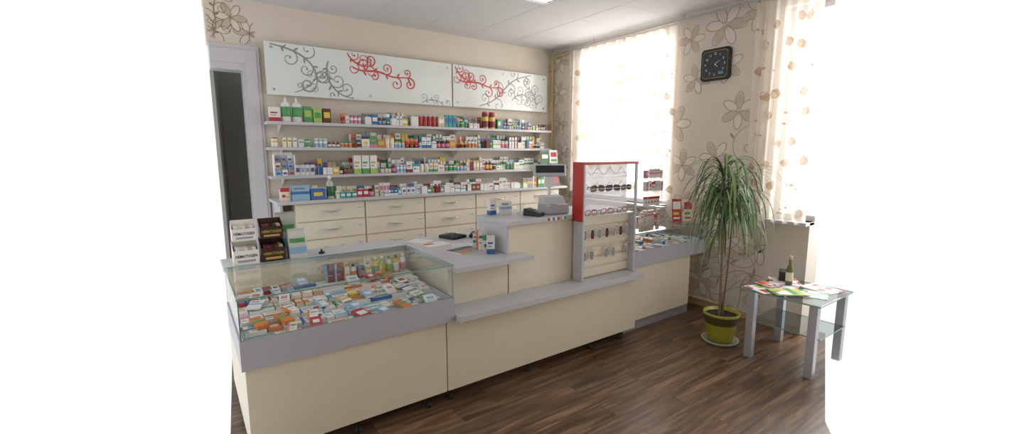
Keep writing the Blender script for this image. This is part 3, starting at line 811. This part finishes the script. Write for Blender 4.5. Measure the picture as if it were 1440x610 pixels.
for i in range(4):
    for j in range(4): w.box(-.06+i*.032,-.038+i*.032,-.08+j*.03,-.06+j*.03,.024,.029,mat('key_dark_grey','45464a',.4))
part(th,'buttons',w)
th=thing('telephone_handset',(1.94,3.26,zd),'black cordless telephone handset lying on the desk','telephone',rot=(0,0,.9))
w=MB(); w.tube([(-.08,0,.02),(-.05,0,.022),(.04,0,.022),(.08,0,.022)],[.018,.022,.02,.024],BLACK,12,.7); part(th,'handset',w)
w=MB(); w.box(-.02,.02,-.012,.012,.036,.039,MATS['lcd_grey']); part(th,'screen',w)
th=thing('barcode_scanner',(2.06,3.14,zd),'black handheld scanner lying on the desk','scanner',rot=(0,0,1.1))
w=MB(); w.tube([(-.09,0,.018),(-.03,0,.02),(.03,0,.03),(.07,0,.034)],[.016,.02,.024,.034],BLACK,12,.8); part(th,'body',w)
w=MB(); w.tube([(-.09,0,.015),(-.13,.03,.006),(-.16,.0,.006),(-.18,-.01,.006)],.004,BLACK,6); part(th,'cable',w)
gd='cartons beside the raised counter'
for i,(c,a,s,hh) in enumerate((('white','blue',0,.13),('white','green',3,.12),('white','orange',1,.15),('white','teal',5,.11))):
    cb(.055,.04,hh,c,a,s,f'white carton with {a} print',1.72+.012*(i%2),2.64+i*.07,zd,'beside the raised counter',gd,-.5)
cb(.09,.04,.1,'white','light-blue',5,'white carton with blue print',2.0,2.86,1.12+e,'on the raised counter','cartons on the raised counter',-.2)
cb(.06,.04,.12,'white','blue',0,'white carton with blue band',1.90,2.9,1.12+e,'on the raised counter','cartons on the raised counter',.1)

# POS items on raised top
zr=1.12+e
th=thing('customer_display',(2.46,2.88,zr),'white pole-mounted customer display beside the receipt printer','customer display',rot=(0,0,-.5))
part(th,'base',MB().lathe([(.06,0),(.06,.01),(.02,.02)],WHITE,18))
w=MB(); w.tube([(0,0,.018),(0,0,.12),(0,0,.27)],[.02,.016,.016],WHITE,12); w.box(-.035,.035,-.02,.02,.19,.275,WHITE); part(th,'pole',w)
w=MB(); w.M=Matrix.Translation((0,0,.325))@Matrix.Rotation(-.15,4,'X'); w.box(-.135,.135,-.025,.03,-.05,.05,mat('display_housing','c6c9cc',.4)); part(th,'display_head',w,'pale grey display housing',bev=.012)
w=MB(); w.M=Matrix.Translation((0,0,.325))@Matrix.Rotation(-.15,4,'X'); w.box(-.118,.118,-.027,-.0245,-.022,.038,mat('dark_screen','2a3238',.15)); part(th,'screen',w,'dark screen')
th=thing('receipt_printer',(2.34,2.69,zr),'grey receipt printer with curved cover','printer',rot=(0,0,-.1))
w=MB(); w.box(-.1,.1,-.08,.08,0,.075,mat('printer_body','b6bac0',.4)); part(th,'body',w,bev=.012)
w=MB(); w.add([(-.095,-.04,.075),(.095,-.04,.075),(.095,.075,.075),(-.095,.075,.075),(-.095,.0,.13),(.095,.0,.13),(.095,.07,.14),(-.095,.07,.14)],[(0,1,5,4),(1,2,6,5),(2,3,7,6),(3,0,4,7),(4,5,6,7)],mat('printer_cover','cfd3d8',.35)); part(th,'paper_cover',w,bev=.004)
w=MB()
for i in range(3):
    for j in range(2): w.box(-.07+i*.022,-.055+i*.022,-.072+j*.016,-.062+j*.016,.075,.078,pm('grey'))
part(th,'keys',w)
th=thing('card_terminal',(2.13,2.66,zr),'black card payment terminal on the raised counter','card terminal',rot=(0,0,.3))
w=MB(); w.add([(-.04,-.07,0),(.04,-.07,0),(.045,.08,0),(-.045,.08,0),(-.036,-.065,.025),(.036,-.065,.025),(.042,.075,.055),(-.042,.075,.055)],[(0,3,2,1),(0,1,5,4),(1,2,6,5),(2,3,7,6),(3,0,4,7),(4,5,6,7)],BLACK); part(th,'body',w,bev=.006)
w=MB(); w.M=Matrix.Translation((0,.03,.0455))@Matrix.Rotation(math.atan2(.03,.14),4,'X'); w.box(-.028,.028,-.022,.022,.0,.003,MATS['lcd_grey']); part(th,'screen',w)
w=MB(); w.M=Matrix.Translation((0,-.03,.0325))@Matrix.Rotation(math.atan2(.03,.14),4,'X')
for i in range(3):
    for j in range(4): w.box(-.026+i*.019,-.013+i*.019,-.026+j*.014,-.017+j*.014,0,.004,pm('grey'))
part(th,'keys',w)
w=MB(); w.lathe([(.022,0),(.028,.002),(.032,.09),(.034,.092),(.031,.09),(.027,.005)],ACR,16)
single('plastic_cup',w,(2.07,2.76,zr),'clear plastic cup on the raised counter','cup')

# ---------------------------------------------------------------- display tower
bx,by,bz=2.737,2.492,.6+e
th=thing('eyewear_display_stand',(bx,by,bz),'tall red-topped display stand with clear shelves and slats','display stand')
H=.92
SL=mat('slatwall_cream','ece3cf',.4)
w=MB(); w.box(-.29,.29,.03,.055,0,.50,SL)
for k in range(6):
    z=.01+k*.083; w.box(-.29,.29,.018,.03,z,z+.066,SL)
part(th,'slatted_panel',w,'cream slatted panel',bev=.002)
part(th,'upper_back_panel',MB().box(-.29,.29,.05,.053,.505,H-.02,FROST),'pale translucent upper panel')
for x in (-.31,.29): part(th,'side_post',MB().box(x,x+.02,-.045,.058,0,.5,GREYL),'grey side post',bev=.002)
for x in (-.31,.29): part(th,'upper_side',MB().box(x,x+.02,-.045,-.03,.5,H-.02,GREYL).pane(x+.008,x+.012,-.03,.05,.5,H-.02,ACR,WHITE),'clear upper side with pale edge')
part(th,'red_top',MB().box(-.312,.312,-.05,.06,H-.02,H,RED),'red top board',bev=.002)
part(th,'red_side_strip',MB().box(-.324,-.3125,-.05,.06,.47,H,RED).box(-.3125,-.3105,-.05,-.046,.47,H,RED),'red side panel',bev=.002)
for k,z in enumerate((.50,.68,.80)):
    w=MB(); w.pane(-.288,.288,-.035,.048,z,z+.004,ACR,WHITE)
    w.add([(-.288,-.036,z),(.288,-.036,z),(.288,-.044,z+.035),(-.288,-.044,z+.035)],[(0,1,2,3)],ACR)
    w.tube([(-.288,-.044,z+.035),(.288,-.044,z+.035)],.0018,WHITE,5)
    part(th,'clear_shelf',w,'clear acrylic shelf')
w=MB()
for i in range(4):
    x0=-.27+.14*i
    for z in (.815,.7): w.tube([(x0,.046,z),(x0+.06,.04,z+.06),(x0+.12,.046,z)],.002,WHITE,5)
part(th,'wire_supports',w,'white spectacle supports')
def glasses(frame_m,lens_m,name,sc,sq):
    w=MB(); w.M=Matrix.Scale(sc,4)
    def pt(s,a,rx,rz):
        c,q=math.cos(a),math.sin(a)
        ex=abs(c)**sq*(1 if c>0 else -1); ez=abs(q)**sq*(1 if q>0 else -1)
        return (s*.034+rx*ex,0,.021+rz*ez-(.003*ex*s if sq<1 else 0))
    for s in (-1,1):
        w.tube([pt(s,a*pi/8,.027,.018) for a in range(17)],.003,frame_m,6)
        w.add([pt(s,a*pi/8,.026,.017) for a in range(16)],[tuple(range(16))],lens_m)
        w.tube([(s*.062,0,.03),(s*.064,.004,.03),(s*.054,.03,.03),(s*.05,.038,.018)],.0024,frame_m,5)
    w.tube([(-.009,0,.024),(0,-.002,.028),(.009,0,.024)],.0025,frame_m,5)
    return w.mesh(name)
LD=mat('dark_lens','4a423c',.1)
gls=[glasses(BLACK,LD,'sunglasses',1.2,.6),glasses(pm('brown'),mat('brown_lens','6b5040',.1),'sunglasses',1.3,.75),glasses(BLACK,mat('grey_lens','5a5c60',.1),'sunglasses',1.1,.5)]
for i,(dx,g,rz) in enumerate(((-.12,1,.05),(.055,0,-.12),(.215,2,.1))):
    single('sunglasses',gls[g],(bx+dx,by-.008,bz+.6865),'dark sunglasses on the clear shelf of the stand','sunglasses',group='sunglasses on the display stand',rot=(0,0,rz))
gl2=glasses(pm('red'),ACR,'reading_glasses',1.1,.7)
for i in range(3):
    single('reading_glasses',gl2,(bx-.19+i*.18,by-.012,bz+.5065),'red-framed reading glasses on the display stand','glasses',group='reading glasses on the display stand',rot=(0,0,[.04,-.06,.08][i]))
w=MB(); w.tube([(0,.0175,.035),(0,-.03,.033),(0,-.045,.04)],.0022,CHROME,5); HK=w.mesh('hook')
CRD=MB().box(-.018,.018,-.008,-.006,-.045,.03,pm('white')).mesh('card')
CLM=[]
for cm in (CHROME,pm('brown')):
    w=MB(); w.tube([(-.006,-.013,-.05),(-.01,-.014,-.01),(-.004,-.013,.02)],.005,cm,6); w.tube([(.006,-.013,-.05),(.01,-.014,-.01),(.004,-.013,.02)],.005,cm,6); CLM.append(w.mesh('clippers'))
for r,xs in enumerate(([-.25+.082*i for i in range(7)],[-.25,-.168,-.004,.078,.242])):
    for i,x in enumerate(xs):
        th=thing('nail_clippers',(bx+x,by,bz+.37-.166*r),'silver nail clippers hanging on a slat hook','nail clippers',group='nail clippers hanging on the slatted panel')
        part(th,'hook',HK); part(th,'card',CRD); part(th,'clippers',CLM[0 if r else i%2])

# rack on right counter
th=thing('tiered_rack',(3.9,2.95,.9+e),'clear tiered rack with small medicines on glass case','rack')
w=MB()
for z in (.0,.15,.3,.43): w.pane(-.15,.15,-.07,.07,z,z+.005,ACR,WHITE)
for x in (-.15,.145): w.pane(x,x+.005,-.07,.07,.005,.55,ACR,WHITE)
part(th,'rack_frame',w)
for z in (.005,.155,.305,.435):
    row(3.757,4.04,2.93,.9+e+z+e,.105,'on the clear tiered rack','medicines on the clear tiered rack',stack=0,pool=PALE)
row(3.35,3.73,3.0,.9+e,.13,'on the small glass case','medicines on top of the small glass case',pool=PALE)
row(3.45,3.73,2.9,.9+e,.1,'on the small glass case','medicines on top of the small glass case',stack=0,pool=PALE)
meta(link(bpy.data.objects.new('medicine_cartons',STF.mesh('medicine_cartons'))),'rear rows of assorted medicine cartons on shelves and in cases','medicine boxes',kind='stuff')
def standing_leaflet(x,y,z,wd,h,cols,label,rz):
    w=MB(); w.M=Matrix.Rotation(-.15,4,'X'); w.box(-wd/2,wd/2,0,.004,0,h,cols[0])
    w.box(-wd*.4,wd*.4,-.001,0,h*.55,h*.88,cols[1]); w.box(-wd*.38,wd*.2,-.001,0,h*.3,h*.42,cols[2]); w.box(-wd*.38,wd*.3,-.001,0,h*.12,h*.2,cols[1])
    w.M=Matrix.Identity(4); w.box(-wd/2,wd/2,-.01,.06,0,.002,cols[0])
    single('standing_leaflet',w,(x,y,z),label,'leaflet',rot=(0,0,rz))
standing_leaflet(4.00,2.70,.9+e,.1,.23,[pm('red'),pm('white'),pm('yellow')],'red and white leaflet standing on the glass case',-.5)
standing_leaflet(4.13,2.66,.9+e,.1,.22,[pm('cream'),pm('red'),pm('green')],'cream leaflet with red picture standing on the glass case',-.5)

# ---------------------------------------------------------------- clock
th=thing('wall_clock',(XW-.003,2.555,2.29),'black square wall clock with gold trim','clock',rot=(0,0,-pi/2))
def octo(w,s,c,y0,y1,m,cz=.145):
    q=[(-s,-s+c),(-s+c,-s),(s-c,-s),(s,-s+c),(s,s-c),(s-c,s),(-s+c,s),(-s,s-c)]
    vs=[(a,y0,b+cz) for a,b in q]+[(a,y1,b+cz) for a,b in q]
    w.add(vs,[tuple(range(8)),tuple(range(15,7,-1))]+[(i,i+8,(i+1)%8+8,(i+1)%8) for i in range(8)],m)
GOLD=mat('gold_trim','b99a4e',.3,.8)
w=MB(); octo(w,.15,.022,-.03,0,BLACK); part(th,'case',w,bev=.004)
w=MB(); octo(w,.128,.02,-.033,-.0302,GOLD); part(th,'gold_rim',w,'thin gold rim')
w=MB(); octo(w,.124,.019,-.036,-.0332,mat('clock_face_dark','333b42',.25)); part(th,'clock_face',w)
CLW=mat('clock_numerals','d8d4c0',.5)
for i in range(1,13):
    a=pi/2-i*pi/6; k=.098
    text_part(th,'numeral',str(i),.03,(k*math.cos(a),-.0368,.145+k*math.sin(a)),(pi/2,0,0),CLW,bold=.0004)
for a,l,wd in ((pi/2-4.33*2*pi/12,.05,.006),(pi/2-1.9*2*pi/12,.078,.004)):
    w=MB(); c,q=math.cos(a),math.sin(a)
    w.add([(-q*wd,-.038,.145+c*wd),(c*l,-.038,.145+q*l),(q*wd,-.038,.145-c*wd)],[(0,1,2)],CLW)
    part(th,'clock_hand',w)
w=MB(); w.M=Matrix.Translation((.07,-.0375,.06)); w.box(-.02,.02,0,.001,-.012,.012,pm('teal')); part(th,'sticker',w,'small teal sticker')

# ---------------------------------------------------------------- plant
th=thing('potted_dracaena',(3.60,1.96,0),'tall dracaena with drooping leaves in olive-yellow pot','potted plant')
POT=mat('olive_yellow_pot','a39c34',.35,noise=.15,scale=12); PRED=mat('pot_dark_band','55522c',.4)
w=MB(); w.lathe([(.10,0),(.135,.006),(.15,.028),(.14,.028),(.12,.012),(.001,.012)],mat('saucer_pale','b9bda8',.4),28); part(th,'saucer',w,'pale plastic saucer')
w=MB(); w.lathe([(.092,.014),(.098,.02),(.112,.07),(.118,.11),(.126,.17),(.134,.212),(.14,.22),(.146,.245),(.146,.262),(.134,.262),(.128,.235),(.001,.235)],[POT,POT,POT,POT,PRED,PRED,PRED,POT,POT,POT,mat('soil','2e231b',.95,noise=.4,scale=60)],30); part(th,'pot',w)
STEM=mat('woody_stem','84745a',.8,noise=.2,scale=30)
tops=[(-.06,.02,1.46),(.07,-.01,1.34),(.03,.05,1.18)]
for i,(a,b,c) in enumerate(tops):
    w=MB(); w.tube([(a*.2+.012*i-.02,b*.2,.23),(a*.4+.015*math.sin(i*2),b*.5,.6),(a*.8,b*.8,.95),(a,b,c)],[.009,.008,.007,.006],STEM,8)
    part(th,'stem',w,'thin woody stem')
LM=[mat('leaf_green_a','4f7142',.45,noise=.2,scale=25),mat('leaf_green_b','688a52',.45,noise=.2,scale=25),mat('leaf_green_c','3c5a36',.45,noise=.2,scale=25),mat('leaf_green_d','8ca26a',.45,noise=.2,scale=25)]
w=MB(); rp=random.Random(21)
for (a,b,c),cnt in zip(tops,(85,72,52)):
    for k in range(cnt):
        az=rp.uniform(0,2*pi); el=rp.uniform(-.2,1.3); L_=rp.uniform(.36,.64); wd=rp.uniform(.006,.010)
        p=Vector((a,b,c+rp.uniform(-.24,.03))); d=Vector((math.cos(az)*math.cos(el),math.sin(az)*math.cos(el),math.sin(el)))
        n=10;prev=p.copy()
        g=rp.uniform(.36,.62)
        side=Vector((-math.sin(az),math.cos(az),0))
        vs=[]
        for i in range(n+1):
            t=i/n; wn=wd*(min(1,t*5+.5))*(1-t**2.2)+.0006
            vs.append(tuple(prev+side*wn)); vs.append(tuple(prev+Vector((0,0,-wn*.35)))); vs.append(tuple(prev-side*wn))
            d=(d+Vector((0,0,-g*(.45+t)))).normalized()
            prev=prev+d*(L_/n)
        fs=[]
        for i in range(n):
            q=i*3; fs+=[(q,q+1,q+4,q+3),(q+1,q+2,q+5,q+4)]
        w.add(vs,fs,rp.choice(LM),True)
part(th,'foliage',w,'long narrow drooping green leaves')

# ---------------------------------------------------------------- glass coffee table
th=thing('glass_coffee_table',(3.76,1.455,0),'low glass table with thick silver legs and lower shelf','table')
for x in (-.25,.25):
    for y in (-.215,.215): part(th,'leg',MB().box(-.028,.028,-.028,.028,0,.535,SILV),'thick silver leg',loc=(x,y,0),bev=.004)
part(th,'table_top',MB().pane(-.30,.30,-.265,.275,.536,.548,SMOKE),'smoked glass top',bev=.002)
part(th,'lower_shelf',MB().pane(-.22,.22,-.255,.255,.28,.288,SMOKE),'smoked glass lower shelf')
zt=.549
def mag(x,y,z,rz,cols,label,wd=.21,dp=.29):
    w=MB(); w.box(-wd/2,wd/2,-dp/2,dp/2,0,.004,TW)
    us=[0,.08,.45,.6,.92,1];vs=[0,.1,.3,.5,.75,.9,1]; rr=random.Random(label); tab={}
    def f(u,v):
        k=(round(u,2),round(v,2))
        if k not in tab: tab[k]=rr.choice(cols)
        return pm(tab[k])
    grid_face(w,(-wd/2,-dp/2,.0043),(wd,0,0),(0,dp,0),us,vs,f)
    single('magazine',w,(x,y,z),label,'magazine',rot=(0,0,rz))
mag(3.61,1.60,zt,1.2,['white','white','lime','green','red'],'green and white magazine on the glass table')
mag(3.76,1.57,zt+.0055,1.75,['white','white','pink','grey'],'white and pink magazine on the glass table')
mag(3.60,1.46,zt+.011,.9,['lime','green','white','yellow'],'lime green magazine on the glass table',.17,.24)
mag(3.90,1.62,zt+.011,.6,['white','red','cream','white'],'white magazine with red print on the glass table',.15,.21)
mag(3.66,1.64,zt+.0165,-.3,['white','red','white','orange'],'white leaflet with red print on the glass table',.1,.15)
mag(3.72,1.33,zt,.3,['white','light-blue','white','green'],'white and blue magazine on the glass table',.19,.17)
mag(3.93,1.36,zt,-.2,['white','red','white','cream'],'white and red magazine on the glass table',.18,.24)
th=thing('pen_box',(3.92,1.62,zt+.0168),'black box on the glass table','box',rot=(0,0,.4))
part(th,'box_body',MB().box(-.06,.06,-.045,.045,0,.06,BLACK),bev=.003)
part(th,'lid',MB().box(-.063,.063,-.048,.048,.06,.075,mat('dark_lid','2d2a28',.4)),bev=.003)
B=MB(); Gb=mat('green_glass_bottle','6a7048',.15); B.lathe([(.022,0),(.026,.006),(.026,.03),(.0265,.031),(.0265,.10),(.026,.101),(.025,.12),(.011,.16),(.010,.2),(.013,.201),(.013,.225),(.010,.228)],[Gb,Gb,Gb,pm('cream'),Gb,Gb,Gb,Gb,pm('beige'),pm('beige'),pm('beige')],20)
single('green_bottle',B,(3.82,1.55,zt+.0112),'small green glass bottle with beige cap on table','bottle')
gl_='cartons on the lower table shelf'
cb(.12,.08,.06,'pink','white',5,'pink carton',3.64,1.58,.2885,'on the lower table shelf',gl_,.3)
cb(.10,.07,.05,'white','pink',5,'white and pink carton',3.78,1.56,.2885,'on the lower table shelf',gl_,-.1)
cb(.14,.1,.05,'pink','white',2,'flat pink carton',3.72,1.42,.2885,'on the lower table shelf',gl_,-.2)
cb(.12,.08,.06,'white','red',3,'white and red carton',3.88,1.34,.2885,'on the lower table shelf',gl_,.2)

# ---------------------------------------------------------------- camera & light
cam=bpy.data.objects.new('camera',bpy.data.cameras.new('camera')); COL.objects.link(cam)
cam.data.lens=16; cam.data.sensor_width=36; cam.location=(0,0,1.6)
cam.rotation_euler=(math.radians(90-8.18),0,math.radians(54.185-90)); cam.data.clip_start=.05
S.camera=cam
wd=bpy.data.worlds.new('world'); S.world=wd; wd.use_nodes=True
bg=wd.node_tree.nodes['Background']; bg.inputs[0].default_value=(1,1,1,1); bg.inputs[1].default_value=1.05
def area(name,loc,rot,sx,sy,e,col=(1,1,1)):
    l=bpy.data.lights.new(name,'AREA'); l.shape='RECTANGLE'; l.size=sx; l.size_y=sy; l.energy=e; l.color=col
    o=bpy.data.objects.new(name,l); COL.objects.link(o); o.location=loc; o.rotation_euler=rot
area('daylight_window',(XW+.6,3.75,2.0),(0,math.radians(90),0),2.0,1.6,110,(1,.99,.97))
area('daylight_window',(XW+.6,1.3,2.0),(0,math.radians(90),0),2.0,1.0,55,(1,.99,.97))
